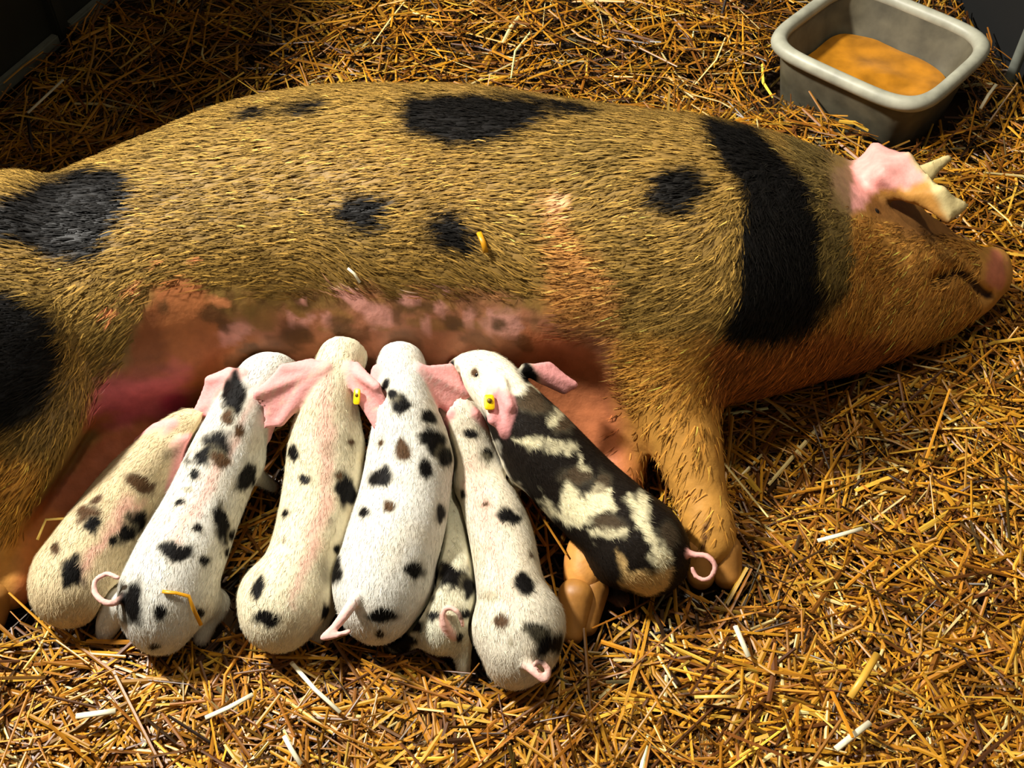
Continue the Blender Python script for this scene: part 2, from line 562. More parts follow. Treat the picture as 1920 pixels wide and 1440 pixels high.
    P.poly([(60, 960), (190, 815), (380, 780), (340, 860), (140, 1010), (60, 1140), (-60, 1140)], lin(172, 98, 62), 14, 1, 6, -1)
    P.spot(78, 1020, 40, 70, 30, lin(214, 132, 48), .6, .5)
    P.poly([(-60, 860), (90, 860), (40, 1000), (20, 1200), (-120, 1200), (-120, 900)], lin(196, 142, 62), 20, .8, 6, -1)
    # mottled udder
    nz = vnoise(V, 38, 11) + .6 * vnoise(V, 75, 12)
    band = (P.v > 545) & (P.v < 690) & (P.u > 420) & (P.u < 1010) & (V[:, 1] < 1.25)
    P.mix(np.where(band, .6 * sstep(.1, .5, nz), 0), brown)
    P.mix(np.where(band & (P.v < 620), .7 * sstep(.1, .5, -nz), 0), lin(150, 110, 56))
    for u, v, rx, ry, an in ((568, 606, 28, 9, -20), (545, 600, 9, 14, 0), (655, 556, 24, 11, 30), (692, 578, 34, 12, 20), (716, 596, 26, 22, 0), (765, 562, 17, 10, 0),
                             (826, 582, 12, 14, 0), (880, 600, 11, 20, 0), (938, 606, 30, 24, 0), (566, 564, 7, 7, 0), (838, 544, 7, 9, 0), (612, 600, 10, 14, 0), (800, 610, 9, 22, 0),
                             (955, 620, 18, 16, 0), (445, 622, 36, 18, -25), (410, 565, 24, 9, 20), (258, 540, 10, 18, 20), (206, 590, 14, 9, 0), (300, 490, 8, 6, 0), (365, 488, 14, 5, 0)):
        P.spot(u, v, rx, ry, an, pinkish if u > 430 else lin(220, 140, 90), .85, .25, .35)
    P.spot(936, 608, 13, 12, 0, brown, .9)
    for u, v, rx, ry, an in ((400, 588, 26, 20, 20), (420, 612, 14, 18, -30), (470, 658, 20, 14, 0), (304, 578, 12, 14, 0), (560, 625, 26, 22, 0), (640, 606, 26, 16, 0), (850, 608, 18, 16, 0)):
        P.spot(u, v, rx, ry, an, brown, .85, .3, .4)
    P.poly([(285, 560), (300, 590), (325, 700), (250, 720), (215, 720)], lin(120, 66, 34), 14, .7, 6)  # painted shade in the groin beside the thigh
    P.poly([(1625, 365), (1700, 375), (1790, 420), (1800, 450), (1730, 455), (1660, 420), (1622, 395)], lin(110, 72, 36), 14, .85)  # brown skin, with the shade under the ear painted in
    for a in np.linspace(0, 1, 26):
        j = a * (len(mo) - 1); q = int(min(j, len(mo) - 2)); r = j - q
        P.spot(mo[q][0] * (1 - r) + mo[q + 1][0] * r, mo[q][1] * (1 - r) + mo[q + 1][1] * r, 9, 6, 0, lin(46, 22, 12), .9, .4, 0)
    for a in np.linspace(0, 1, 9):
        P.spot(1324 - 8 * a * a, 985 + 42 * a, 5, 7, 0, lin(70, 36, 14), .8, .4, 0)
    # neck behind the ear: grizzled
    P.poly([(1470, 230), (1560, 265), (1600, 300), (1598, 420), (1602, 530), (1540, 600), (1480, 560), (1500, 350)], lin(112, 94, 52), 7, .9, 8)
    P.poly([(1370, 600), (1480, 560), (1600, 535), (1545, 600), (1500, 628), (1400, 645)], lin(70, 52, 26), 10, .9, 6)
    # black patches
    for pts, sf in (([(-140, 430), (0, 376), (90, 338), (190, 308), (244, 318), (250, 370), (232, 425), (190, 480), (120, 492), (60, 466), (-20, 462), (-140, 500)], 14),
                    ([(-160, 545), (-20, 522), (55, 556), (108, 600), (128, 660), (112, 725), (72, 785), (0, 812), (-100, 826), (-160, 760)], 20),
                    ([(438, 225), (480, 204), (522, 202), (516, 218), (462, 232)], 7), ([(530, 206), (575, 183), (614, 185), (600, 206), (550, 219)], 9),
                    ([(748, 215), (780, 178), (850, 172), (1000, 182), (1046, 198), (1024, 238), (940, 270), (860, 275), (795, 262), (762, 240)], 12),
                    ([(1030, 188), (1130, 202), (1130, 212), (1040, 214)], 6),
                    ([(638, 388), (690, 364), (742, 380), (722, 440), (690, 442), (652, 415)], 16), ([(800, 422), (840, 392), (885, 410), (908, 455), (890, 482), (845, 470), (812, 450)], 13),
                    ([(1212, 370), (1236, 322), (1290, 308), (1332, 332), (1336, 366), (1290, 402), (1240, 402)], 12),
                    ([(1328, 218), (1400, 228), (1462, 275), (1510, 340), (1542, 420), (1532, 500), (1556, 560), (1520, 615), (1440, 640), (1372, 636), (1360, 600), (1392, 540), (1386, 440), (1402, 350), (1352, 300), (1330, 262)], 10)):
        P.poly(pts, dark, sf, 1, 10)
    P.spot(305, 372, 30, 16, -25, dark, .4, .5)
    P.spot(400, 408, 20, 8, -10, dark, .2, .5)
    P.spot(665, 395, 24, 18, 0, dark, .5, .5)
    me = mesh_np('sow', V, Q)
    C = P.C
    set_color(me, C)
    sow = link('sow', me, M_SOW)
    tag(sow, 'large golden sow with black patches lying on her side in straw, suckling piglets', 'pig')
    # ---- eye under the ear, horn of the visible hooves
    ei = P.hit(1650, 392)
    sphere_part('eye', V[ei] - N[ei] * .006, .008, M_EYE, sow)
    for a, b, ra, rb in ((at(1312, 1034, .046), at(1314, 1080, .026), .0245, .020), (at(1358, 1032, .046), at(1364, 1078, .026), .0255, .021),
                         (at(1080, 1118, .042), at(1074, 1186, .022), .026, .017), (at(1112, 1106, .036), at(1100, 1172, .018), .0225, .016),
                         (at(-60, 1120, .04), at(-66, 1165, .022), .032, .024), (at(-18, 1118, .04), at(-22, 1160, .022), .032, .024)):
        g = Field(np.minimum(a, b) - .045, np.maximum(a, b) + .045, .004)
        g.cone(a, b, ra, rb, .004)
        hv, hq_ = g.mesh(1)
        FIELDS.append(g)
        link('hoof', mesh_np('hoof', hv, hq_), M_HOOF, sow)
    return sow, P


def sphere_part(name, c, r, mat, parent, scale=(1, 1, 1)):
    a = np.linspace(0, math.pi, 9); bb = np.arange(14) / 14 * 2 * math.pi
    V = [(0, 0, 1)] + [(math.sin(x) * math.cos(y), math.sin(x) * math.sin(y), math.cos(x)) for x in a[1:-1] for y in bb] + [(0, 0, -1)]
    V = np.array(V) * r * np.array(scale) + np.array(c)
    q = [[1 + i * 14 + j, 1 + (i + 1) * 14 + j, 1 + (i + 1) * 14 + (j + 1) % 14, 1 + i * 14 + (j + 1) % 14] for i in range(6) for j in range(14)]
    t = [[0, 1 + j, 1 + (j + 1) % 14] for j in range(14)] + [[len(V) - 1, 1 + 84 + (j + 1) % 14, 1 + 84 + j] for j in range(14)]
    return link(name, mesh_np(name, V, q, t), mat, parent)


def grow_bristles(sow, P):
    V, N, C = P.V, P.N, P.C
    # ---- bristles: one coat of them, following the lie of the hair
    fcp = np.array([(300, 330, -.9, .45), (500, 250, -.75, .65), (800, 330, -.9, .35), (700, 420, -1, .1), (500, 430, -1, .15), (650, 540, -.8, -.45), (900, 500, -.8, -.5),
                    (1150, 350, -.8, .6), (1200, 480, -1, .12), (1200, 620, -.9, .35), (1450, 450, -.25, 1), (1580, 450, -.7, .7), (1700, 500, -.7, .45), (100, 400, -1, .05),
                    (50, 650, -1, .12), (180, 600, -.8, .6), (1300, 850, -.3, .9), (0, 900, -.8, .4), (1000, 220, -.9, .3)])
    ok = (P.face > -.35)
    bald = ((P.v > 560) & (P.u > 420) & (P.u < 1040) & (P.v < 760)) | ((P.u > 190) & (P.u < 480) & (P.v > 535) & (V[:, 1] < 1.15)) | (P.u > 1560) & (P.v < 400 + .25 * (P.u - 1600)) | (P.u > 1840)
    bald |= (P.u > 980) & (P.u < 1150) & (P.v > 640) | (P.v > 1010) | (P.u > 40) & (P.u < 320) & (P.v > 790)
    pr = np.where(bald, 0.0, 1.0)
    xc = np.interp(P.v, [505, 540, 680, 800, 960, 1080], [312, 290, 230, 150, 60, 30])
    pr = np.where((P.u < xc - 4) & (P.v > 500) & (P.u < 312) & (P.v < 960), 1.0, pr)
    edge = (P.u > xc - 4) & (P.u < 1060) & (P.v > 460) & (V[:, 1] < 1.3)
    pr *= np.where(edge, 1 - .7 * sstep(530, 625, P.v + 25 * vnoise(V, 22, 31)), 1)
    pr *= np.where((P.v > 690) & (P.u > 1060) & (P.u < 1420), 1 - .85 * sstep(690, 800, P.v), 1)
    pr *= (P.u > 1560) * -.35 + 1
    i = np.where(ok & (RNG.uniform(0, 1, len(V)) < pr))[0]
    i = RNG.choice(i, 52000)
    root = V[i] + RNG.normal(0, .004, (len(i), 3))
    nn = N[i]
    u, v, k = pix(root)
    w = 1 / ((u[:, None] - fcp[:, 0]) ** 2 + (v[:, None] - fcp[:, 1]) ** 2 + 900) ** 1.5
    fx = (w * fcp[:, 2]).sum(1) / w.sum(1); fy = (w * fcp[:, 3]).sum(1) / w.sum(1)
    ang = np.arctan2(fy, fx) + RNG.normal(0, .16, len(i)) + .3 * vnoise(root, 9, 3)
    D = np.cos(ang)[:, None] * CR - np.sin(ang)[:, None] * (CU * .75 - CF * .65)
    D = D - (D * nn).sum(1)[:, None] * nn
    D /= np.linalg.norm(D, axis=1)[:, None]
    root -= ((root - V[i]) * nn).sum(1)[:, None] * nn
    L = RNG.uniform(.012, .030, len(i))[:, None]
    S = np.cross(nn, D)
    wd = RNG.uniform(.0005, .0012, len(i))[:, None]
    lift = RNG.uniform(.0015, .0045, len(i))[:, None]
    mid = root + D * L * .5 + nn * lift
    tip = root + D * L - nn * .000 + nn * lift * .7
    free = np.full(len(i), True)
    for f in FIELDS[1:]:
        for q in (root, mid, tip):
            free &= f.at_points(q) > .004
    i, root, mid, tip, S, wd, nn = (q[free] for q in (i, root, mid, tip, S, wd, nn))
    g = np.exp(RNG.normal(.0, .45, len(i)))[:, None]
    HV = np.stack([root - S * wd + nn * .0005, root + S * wd + nn * .0005, mid + S * wd * .9, mid - S * wd * .9, tip], 1).reshape(-1, 3)
    b = np.arange(len(i))[:, None] * 5
    hq = b + np.array([[0, 1, 2, 3]]); ht = b + np.array([[3, 2, 4]])
    hm = mesh_np('bristles', HV, hq, ht)
    hc = np.clip(C[i] * g * np.array([1.0, 1.0, .92]), 0, .85)
    set_color(hm, np.repeat(hc, 5, 0))
    tag(link('bristles', hm, M_HAIR, sow), 'short stiff golden and black hairs', kind='stuff')


sow, SOWP = build_sow()

# ------------------------------------------------------------------ the litter
WHITE = lin(214, 212, 202)
GREYSPOT = lin(150, 140, 112)
BRN = lin(78, 56, 36)


def build_piglet(label, base, body, ears, tail, spots, whites=(), legs=(), paint=None, tag_at=None, eye_at=None, dark=BLACK, h=.0031, pinkline=None, lift=True):
    up = lambda u, v: .055 * float(sstep(930, 690, v))        # the forequarters climb to the udder
    body = [(b[0], b[1], b[2] + up(*b[:2]), b[3]) for b in body]
    ears = [[(p[0], p[1], p[2] + up(*p[:2]) + .004) + tuple(p[3:]) for p in e] for e in ears] if lift else ears
    B = [node(*b) for b in body]
    pts = np.array([b[0] for b in B]); rad = np.array([b[1] for b in B])
    lo, hi = pts.min(0) - rad.max() - .06, pts.max(0) + rad.max() + .06
    for e in list(ears) + ([tail] if tail else []):
        q = np.array([at(*p[:3]) for p in e])
        lo = np.minimum(lo, q.min(0) - .03); hi = np.maximum(hi, q.max(0) + .03)
    lo[2] = min(lo[2], -.015)
    f = Field(lo, hi, h)
    f.chain(B, .012, .97, 5)
    # haunches and legs, from the spine: hind pair under the rump, fore pair under the shoulder
    ir, ish = len(body) - 2, 3
    ax = pts[ish] - pts[ir]; ax[2] = 0; ax /= np.linalg.norm(ax)
    sd = np.array([-ax[1], ax[0], 0])
    rr, rs = rad[ir], rad[ish]
    for s_ in (-1, 1):
        hip = pts[ir] + ax * rr * .25 + sd * s_ * rr * .45
        kn = pts[ir] + ax * rr * .75 + sd * s_ * rr * .68; kn[2] = rr * .55
        hock = pts[ir] - ax * rr * .05 + sd * s_ * rr * .72; hock[2] = rr * .28
        ft = pts[ir] + ax * rr * .35 + sd * s_ * rr * .74; ft[2] = .010
        f.chain([(hip, rr * .62), (kn, rr * .40)], .02, 1, 1)
        f.chain([(kn, rr * .32), (hock, rr * .2), (ft, rr * .15)], .012, 1, 3)
        sh = pts[ish] + sd * s_ * rs * .55; sh[2] -= rs * .3
        el = sh + ax * rs * .1; el[2] = max(sh[2] - rs * .7, .03)
        fo = el + ax * rs * .7; fo[2] = .011
        f.chain([(sh, rs * .42), (el, rs * .27), (fo, rs * .17)], .018, 1, 3)
    for lg in legs:
        f.chain([node(*p) for p in lg], .012, 1, 4)
    # snout: blunt disc
    sn, rn = B[0]
    d = (pts[0] - pts[1]); d /= np.linalg.norm(d)
    f.cone(sn + d * rn * .2, sn + d * rn * .55, rn * .92, rn * .95, .008)
    fitted = []
    for e in ears:                                   # seat each ear's root on the skin of the head
        zz = .34
        while zz > .03 and f.at_points(at(e[0][0], e[0][1], zz)[None])[0] > -.001:
            zz -= .002
        dz = zz - e[0][2] if zz > .035 else 0
        fitted.append([(p[0], p[1], p[2] + dz) + tuple(p[3:]) for p in e])
    ears = fitted
    for e in ears:
        q = [at(*p[:3]) for p in e]
        r = e[0][3] if len(e[0]) > 3 else .0042
        c = np.mean(q, 0) + np.array([0, 0, .006])
        for i in range(1, len(q) - 1):
            f.tri(q[0], q[i], q[i + 1], r, .009)
    if tail:
        zz = .34
        while zz > .03 and f.at_points(at(tail[0][0], tail[0][1], zz)[None])[0] > -.001:
            zz -= .002
        if zz > .035:
            tail = [(p[0], p[1], p[2] + zz - tail[0][2], p[3]) for p in tail]
        f.chain([(at(*p[:3]), max(p[3] * .62, .0036)) for p in tail], .006, 1, 5)
    for other in FIELDS:
        f.press(other, .0045)
    V, Q = f.mesh(2)
    FIELDS.append(f)
    N = normals(V, Q)
    P = Painter(V, N, base)
    P.mix(.35 * sstep(-.1, .8, vnoise(V, 28, 4)), np.array(base) * np.array([.93, .82, .66]))
    if pinkline:
        P.poly(pinkline, lin(226, 172, 156), 14, .75, 10)
    # warm skin low on the flanks and round the snout
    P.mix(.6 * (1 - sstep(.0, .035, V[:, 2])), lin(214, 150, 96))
    dsn = np.linalg.norm(V - (sn + d * rn * .5), axis=1)
    P.mix(.9 * (1 - sstep(rn * .75, rn * 1.25, dsn)), lin(226, 130, 118))
    bare = []
    for e in ears:
        q = np.array([at(*p[:3]) for p in e])
        A, Bt = q[0], q[1:].mean(0)
        dd = np.full(len(V), 9.)
        for i in range(1, len(q) - 1):
            for a_ in np.linspace(0, 1, 7):
                for b_ in np.linspace(0, 1, 9):
                    p = q[0] * (1 - a_) + (q[i] * (1 - b_) + q[i + 1] * b_) * a_
                    dd = np.minimum(dd, np.linalg.norm(V - p, axis=1))
        P.mix(.95 * (1 - sstep(.006, .013, dd)), lin(232, 160, 158))
        bare.append(dd < .011)
    if tail:
        q = np.array([at(*p[:3]) for p in tail])
        dd = np.min(np.linalg.norm(V[:, None] - catmull(q, 4)[None], axis=2), 1)
        P.mix(.8 * (1 - sstep(.0055, .0095, dd)), lin(236, 176, 166))
        bare.append(dd < .008)
    for pl in (paint or ()):
        P.poly(*pl)
    for s_ in spots:
        u, v, rx, ry, an, col, a = (list(s_) + [0, None, 1])[:7] if len(s_) == 4 else (list(s_) + [None, 1][len(s_) - 5:])[:7]
        c = {'b': dark, 'n': BRN, 'g': GREYSPOT, 'w': base, None: dark}[col]
        if col != 'g' and col != 'w':
            P.spot(u, v, rx + 5, ry + 5, an, GREYSPOT, .4 * a, .35, .4)
        P.spot(u, v, rx, ry, an, c, (.75 if col == 'g' else 1) * a, .28, .45)
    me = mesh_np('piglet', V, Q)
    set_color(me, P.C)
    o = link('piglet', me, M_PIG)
    P.furry = ~np.any(bare, 0)
    P.fuzz_args = (pts, rn, f)
    tag(o, label, 'piglet', 'piglets suckling at the sow')
    if eye_at:
        i = P.hit(*eye_at)
        sphere_part('eye', V[i] - N[i] * .0026, .0042, M_EYE, o)
    if tag_at:
        u, v, w_, h_ = tag_at
        i = P.hit(u, v)
        n = N[i]; up = CU - (CU @ n) * n; up /= np.linalg.norm(up); rt = np.cross(up, n)
        k = P.k[i] / FPX
        plate(V[i] + n * .002, rt, up, n, w_ * k, h_ * k, o)
    return o, P


def fuzz(o, P, spine, rn, own):
    """short soft coat lying from head to tail"""
    n = 9000
    i = np.where(P.furry & (P.face > -.3) & (np.linalg.norm(P.V - spine[0], axis=1) > rn * 1.4))[0]
    i = RNG.choice(i, n)
    root, nn = P.V[i], P.N[i]
    free = np.full(n, True)
    for f in FIELDS:
        if f is not own:
            free &= f.at_points(root + nn * .005) > .010
    i, root, nn = i[free], root[free], nn[free]
    n = len(i)
    k = np.argmin(np.linalg.norm(root[:, None] - spine[None], axis=2), 1)
    t = np.gradient(spine, axis=0)
    D = t[k] / np.linalg.norm(t[k], axis=1)[:, None] + RNG.normal(0, .3, (n, 3))
    D -= (D * nn).sum(1)[:, None] * nn
    D /= np.linalg.norm(D, axis=1)[:, None]
    S = np.cross(nn, D)
    L = RNG.uniform(.005, .011, n)[:, None]
    w = RNG.uniform(.0003, .0006, n)[:, None]
    tip = root + D * L + nn * RNG.uniform(.0006, .0022, n)[:, None]
    V = np.stack([root - S * w, root + S * w, tip], 1).reshape(-1, 3)
    me = mesh_np('fuzz', V, None, np.arange(n * 3).reshape(-1, 3))
    c = np.clip(P.C[i] * np.exp(RNG.normal(0, .2, n))[:, None], 0, .9)
    set_color(me, np.repeat(c, 3, 0))
    tag(link('fuzz', me, M_FUZZ, o), kind='stuff')


def plate(c, rt, up, n, w, h, parent):
    """a small rounded ear tag with its stud"""
    ring = []
    for q in range(24):
        a = q / 24 * 2 * math.pi
        ca, sa = math.cos(a), math.sin(a)
        ring.append((w / 2 * math.copysign(abs(ca) ** .45, ca), h / 2 * math.copysign(abs(sa) ** .45, sa)))
    V = []
    for zz, s in ((0, .96), (.0005, 1), (.0022, 1), (.0028, .94)):
        V += [c + rt * x * s + up * y * s + n * zz for x, y in ring]
    V.append(c + n * .0028); V.append(c)
    q = [[r * 24 + i, r * 24 + (i + 1) % 24, (r + 1) * 24 + (i + 1) % 24, (r + 1) * 24 + i] for r in range(3) for i in range(24)]
    t = [[72 + i, 72 + (i + 1) % 24, 96] for i in range(24)] + [[(i + 1) % 24, i, 97] for i in range(24)]
    o = link('ear_tag', mesh_np('ear_tag', V, q, t), M_TAG, parent)
    o['label'] = 'yellow plastic ear tag'
    sphere_part('stud', c + n * .0026 + up * h * .08, min(w, h) * .26, M_TAGHOLE, o)
    return o


PIGS = []
# white, curled tail at left
PIGS.append(build_piglet(
    'white black-spotted piglet with a curled tail on its left side, second from left', WHITE,
    [(540, 690, .11, 26), (503, 706, .125, 50), (458, 768, .135, 52), (428, 845, .13, 66), (380, 955, .115, 72), (330, 1065, .105, 84), (305, 1130, .09, 80), (302, 1165, .07, 62)],
    [[(455, 702, .175), (430, 692, .172), (392, 712, .16), (366, 778, .135), (402, 776, .14), (440, 742, .165)], [(500, 748, .15), (528, 770, .14), (500, 820, .12), (474, 800, .13)]],
    [(232, 1120, .10, .009), (206, 1132, .112, .0075), (180, 1116, .115, .007), (178, 1090, .12, .0065), (200, 1076, .125, .006), (222, 1084, .125, .0058)],
    [(436, 742, 20, 36, 10, 'b'), (424, 782, 12, 14, 0, 'n'), (446, 806, 14, 14, 20, 'n'), (402, 835, 24, 28, 20, 'b'), (382, 856, 28, 14, -30, 'b'), (412, 862, 16, 14, 0, 'n'),
     (461, 897, 16, 24, 10, 'b'), (366, 890, 10, 8, 0, 'b'), (416, 980, 16, 38, -8, 'b'), (372, 988, 8, 9, 0, 'b'), (320, 1030, 36, 18, 4, 'b'), (384, 1050, 13, 9, 0, 'b'),
     (438, 1003, 8, 12, 20, 'b'), (430, 1035, 9, 9, 0, 'b'), (249, 1125, 25, 38, -8, 'b'), (305, 1146, 14, 15, 0, 'b'), (292, 1212, 13, 7, 0, 'b'), (338, 942, 8, 6, 0, 'b'),
     (352, 918, 9, 8, 0, 'g'), (418, 945, 10, 10, 0, 'g', .3), (376, 1150, 9, 8, 0, 'b')],
    legs=[[(225, 1130, .06, 30), (205, 1165, .035, 24), (198, 1190, .018, 17)]],
    pinkline=[(480, 740), (440, 830), (400, 900), (340, 1010), (320, 1000), (390, 880)]))
# cream, straight up the middle
PIGS.append(build_piglet(
    'cream piglet with pink spine seen straight from behind, yellow tag in its right ear', lin(218, 208, 178),
    [(669, 630, .150, 24), (644, 668, .145, 45), (622, 732, .14, 46), (612, 822, .12, 68), (602, 925, .108, 72), (566, 1045, .098, 64), (528, 1135, .086, 78), (524, 1160, .066, 58)],
    [[(612, 690, .19), (584, 676, .194), (530, 690, .195), (482, 738, .185), (462, 808, .165), (526, 792, .166), (568, 728, .18)],
     [(652, 690, .19), (668, 682, .195), (706, 724, .20), (738, 786, .175), (708, 800, .172), (674, 750, .182)]],
    None,
    [(547, 850, 9, 14, 0, 'b'), (616, 840, 13, 16, 0, 'g', .6), (652, 832, 30, 24, 0, 'g', .4), (659, 829, 8, 5, 0, 'n'), (570, 897, 11, 10, 0, 'b'), (650, 918, 18, 34, -8, 'b'),
     (636, 890, 10, 8, 0, 'n'), (533, 960, 7, 7, 0, 'b'), (620, 977, 6, 7, 0, 'n', .4), (533, 1012, 6, 6, 0, 'n', .5), (482, 1098, 11, 20, 12, 'b'), (500, 1162, 23, 18, 0, 'b'),
     (634, 1032, 9, 9, 0, 'b'), (611, 1148, 9, 20, 0, 'b'), (531, 1113, 8, 7, 0, 'g', .5), (602, 895, 26, 18, 0, 'g', .35)],
    tag_at=(667, 742, 13, 30),
    pinkline=[(625, 690), (600, 700), (590, 820), (600, 930), (560, 1060), (548, 1140), (572, 1080), (620, 950), (625, 820)]))
# white, right of the middle
PIGS.append(build_piglet(
    'bright white piglet with round black spots and a pink hooked tail, right of the middle', WHITE * 1.02,
    [(752, 642, .12, 24), (752, 686, .145, 46), (757, 755, .145, 54), (768, 848, .13, 78), (757, 940, .12, 86), (732, 1035, .112, 90), (712, 1110, .098, 84), (708, 1142, .075, 66)],
    [[(715, 695, .18), (702, 690, .175), (690, 740, .15), (712, 735, .16)],
     [(785, 692, .178), (846, 686, .165), (877, 738, .14), (842, 768, .135), (816, 748, .15)]],
    [(668, 1120, .06, .013), (648, 1150, .066, .0115), (626, 1178, .06, .009), (606, 1196, .055, .0075), (628, 1192, .058, .0065), (654, 1184, .062, .006)],
    [(752, 760, 17, 15, 40, 'b'), (738, 740, 10, 8, 0, 'b'), (712, 829, 6, 6, 0, 'n'), (750, 842, 15, 20, 0, 'n'), (813, 828, 22, 25, -20, 'b'), (835, 855, 14, 20, -20, 'b'),
     (718, 893, 23, 17, -8, 'b'), (798, 878, 14, 18, -15, 'b'), (733, 948, 12, 11, 0, 'n'), (682, 960, 10, 11, 0, 'b'), (826, 960, 9, 17, 0, 'b'), (631, 1068, 13, 22, 0, 'b'),
     (778, 1070, 20, 14, 25, 'b'), (714, 1154, 28, 14, -12, 'b'), (712, 1188, 11, 8, 0, 'b'), (802, 782, 18, 12, 20, 'b'), (724, 722, 7, 12, 20, 'b')],
    legs=[[(665, 1080, .07, 40), (635, 1090, .045, 26), (622, 1125, .02, 18)]]))
# black and cream at the right
cream = lin(226, 216, 176)
PIGS.append(build_piglet(
    'mostly black piglet with cream patches and a yellow ear tag, rightmost of the litter', lin(27, 22, 18),
    [(864, 684, .125, 22), (913, 706, .15, 47), (962, 765, .155, 56), (1008, 832, .145, 74), (1088, 918, .125, 78), (1160, 985, .11, 82), (1206, 1028, .095, 84), (1222, 1046, .075, 70)],
    [[(922, 704, .205), (944, 714, .213), (955, 762, .213), (945, 808, .200), (922, 788, .206), (906, 735, .210)],
     [(985, 690, .175), (1030, 682, .165), (1076, 722, .14), (1058, 732, .14), (1010, 712, .155)]],
    [(1286, 1036, .075, .009), (1302, 1040, .075, .0075), (1326, 1043, .085, .007), (1341, 1062, .08, .0065), (1328, 1086, .07, .006), (1306, 1082, .065, .0055), (1298, 1066, .07, .005)],
    [(988, 700, 18, 24, -20, 'b'), (888, 700, 6, 9, 0, 'n'), (1000, 752, 24, 18, 30, 'n', .5), (1056, 796, 16, 14, 0, 'n', .6), (1078, 892, 22, 16, 0, 'n', .45), (1128, 905, 14, 20, 40, 'n', .4), (1140, 980, 26, 14, 0, 'n', .4), (1250, 1000, 16, 22, 0, 'n', .3)],
    paint=[([(850, 660), (930, 640), (990, 670), (1005, 725), (960, 742), (935, 720), (900, 790), (935, 850), (960, 905), (1000, 950), (960, 960), (860, 780)], lin(238, 230, 206), 8, 1, 12, -1),
           ([(985, 722), (1012, 722), (1020, 738), (985, 734)], cream, 6, .9, 12), ([(1024, 772), (1040, 768), (1050, 790), (1030, 798)], cream, 7, .85, 12),
           ([(965, 822), (1012, 820), (1015, 840), (985, 838)], cream, 7, .9, 13), ([(1020, 836), (1070, 828), (1072, 842), (1020, 846)], cream, 7, .8, 13),
           ([(1074, 850), (1090, 855), (1094, 880), (1080, 878)], cream, 7, .8, 13),
           ([(1062, 912), (1100, 930), (1120, 905), (1150, 915), (1152, 950), (1110, 975), (1075, 985), (1030, 975), (1015, 925), (1040, 955)], cream, 8, 1, 14),
           ([(1178, 932), (1212, 930), (1208, 962), (1226, 1010), (1258, 1040), (1252, 1080), (1232, 1068), (1222, 1038), (1196, 990)], cream, 7, 1, 13),
           ([(1100, 992), (1170, 990), (1165, 1006), (1110, 1012)], cream, 7, .8, 13), ([(1155, 1035), (1180, 1075), (1225, 1072), (1262, 1062), (1250, 1100), (1210, 1122), (1165, 1090)], lin(206, 172, 112), 7, 1, 10, -1)],
    tag_at=(916, 748, 20, 30), eye_at=(886, 702)))
# long, pink spined, lowest rump
PIGS.append(build_piglet(
    'white piglet with pink spine and large black rump patch, nearest the camera at right', lin(212, 204, 184),
    [(842, 712, .10, 20), (860, 765, .115, 40), (880, 828, .11, 42), (904, 900, .10, 50), (938, 1000, .096, 60), (956, 1095, .094, 64), (976, 1188, .088, 80), (966, 1232, .065, 60)],
    [[(890, 775, .145), (902, 785, .14), (905, 835, .11), (890, 830, .115)], [(845, 775, .14), (836, 790, .13), (842, 830, .10)]],
    [(988, 1246, .075, .011), (1006, 1262, .08, .010), (1022, 1274, .078, .008), (1028, 1256, .085, .007), (1012, 1240, .092, .0065), (1002, 1246, .094, .006)],
    [(882, 812, 16, 9, 0, 'b'), (910, 851, 14, 14, 0, 'b'), (866, 925, 9, 9, 0, 'b'), (951, 966, 24, 20, 0, 'b'), (909, 944, 6, 5, 0, 'n'), (984, 1091, 18, 18, 0, 'b'),
     (941, 1163, 15, 13, 20, 'n'), (1008, 1180, 18, 20, 0, 'b'), (1022, 1205, 30, 28, 30, 'b'), (956, 1203, 5, 8, 0, 'g'), (920, 1120, 22, 10, 0, 'g', .8), (997, 1037, 5, 6, 0, 'n'),
     (895, 870, 20, 20, 0, 'g', .4)],
    pinkline=[(880, 860), (900, 880), (930, 980), (948, 1090), (980, 1130), (960, 1140), (930, 1080), (900, 980), (876, 900)]))
# far left, half behind its neighbour
PIGS.append(build_piglet(
    'cream piglet with few black spots, farthest left of the litter, half behind its neighbour', lin(206, 188, 150),
    [(398, 778, .12, 22), (345, 812, .12, 42), (292, 862, .11, 50), (250, 910, .10, 58), (205, 975, .09, 66), (165, 1040, .085, 74), (135, 1095, .075, 76), (132, 1118, .06, 56)],
    [[(340, 826, .155), (366, 824, .155), (356, 868, .14), (304, 920, .105), (292, 880, .12), (312, 840, .145)], [(325, 795, .14), (290, 800, .13), (258, 828, .10), (300, 835, .13)]],
    None,
    [(265, 905, 30, 14, 30, 'n'), (165, 962, 22, 20, 0, 'n'), (172, 982, 15, 14, 0, 'b'), (262, 975, 17, 20, 0, 'b'), (238, 1000, 20, 18, 0, 'b'), (137, 1070, 24, 28, 0, 'b'),
     (105, 1028, 8, 12, 0, 'n'), (214, 1014, 8, 8, 0, 'b'), (182, 935, 14, 8, -30, 'n'), (320, 850, 16, 10, -30, 'n', .5)],
    pinkline=[(240, 930), (270, 940), (200, 1030), (150, 1090), (140, 1070)]))
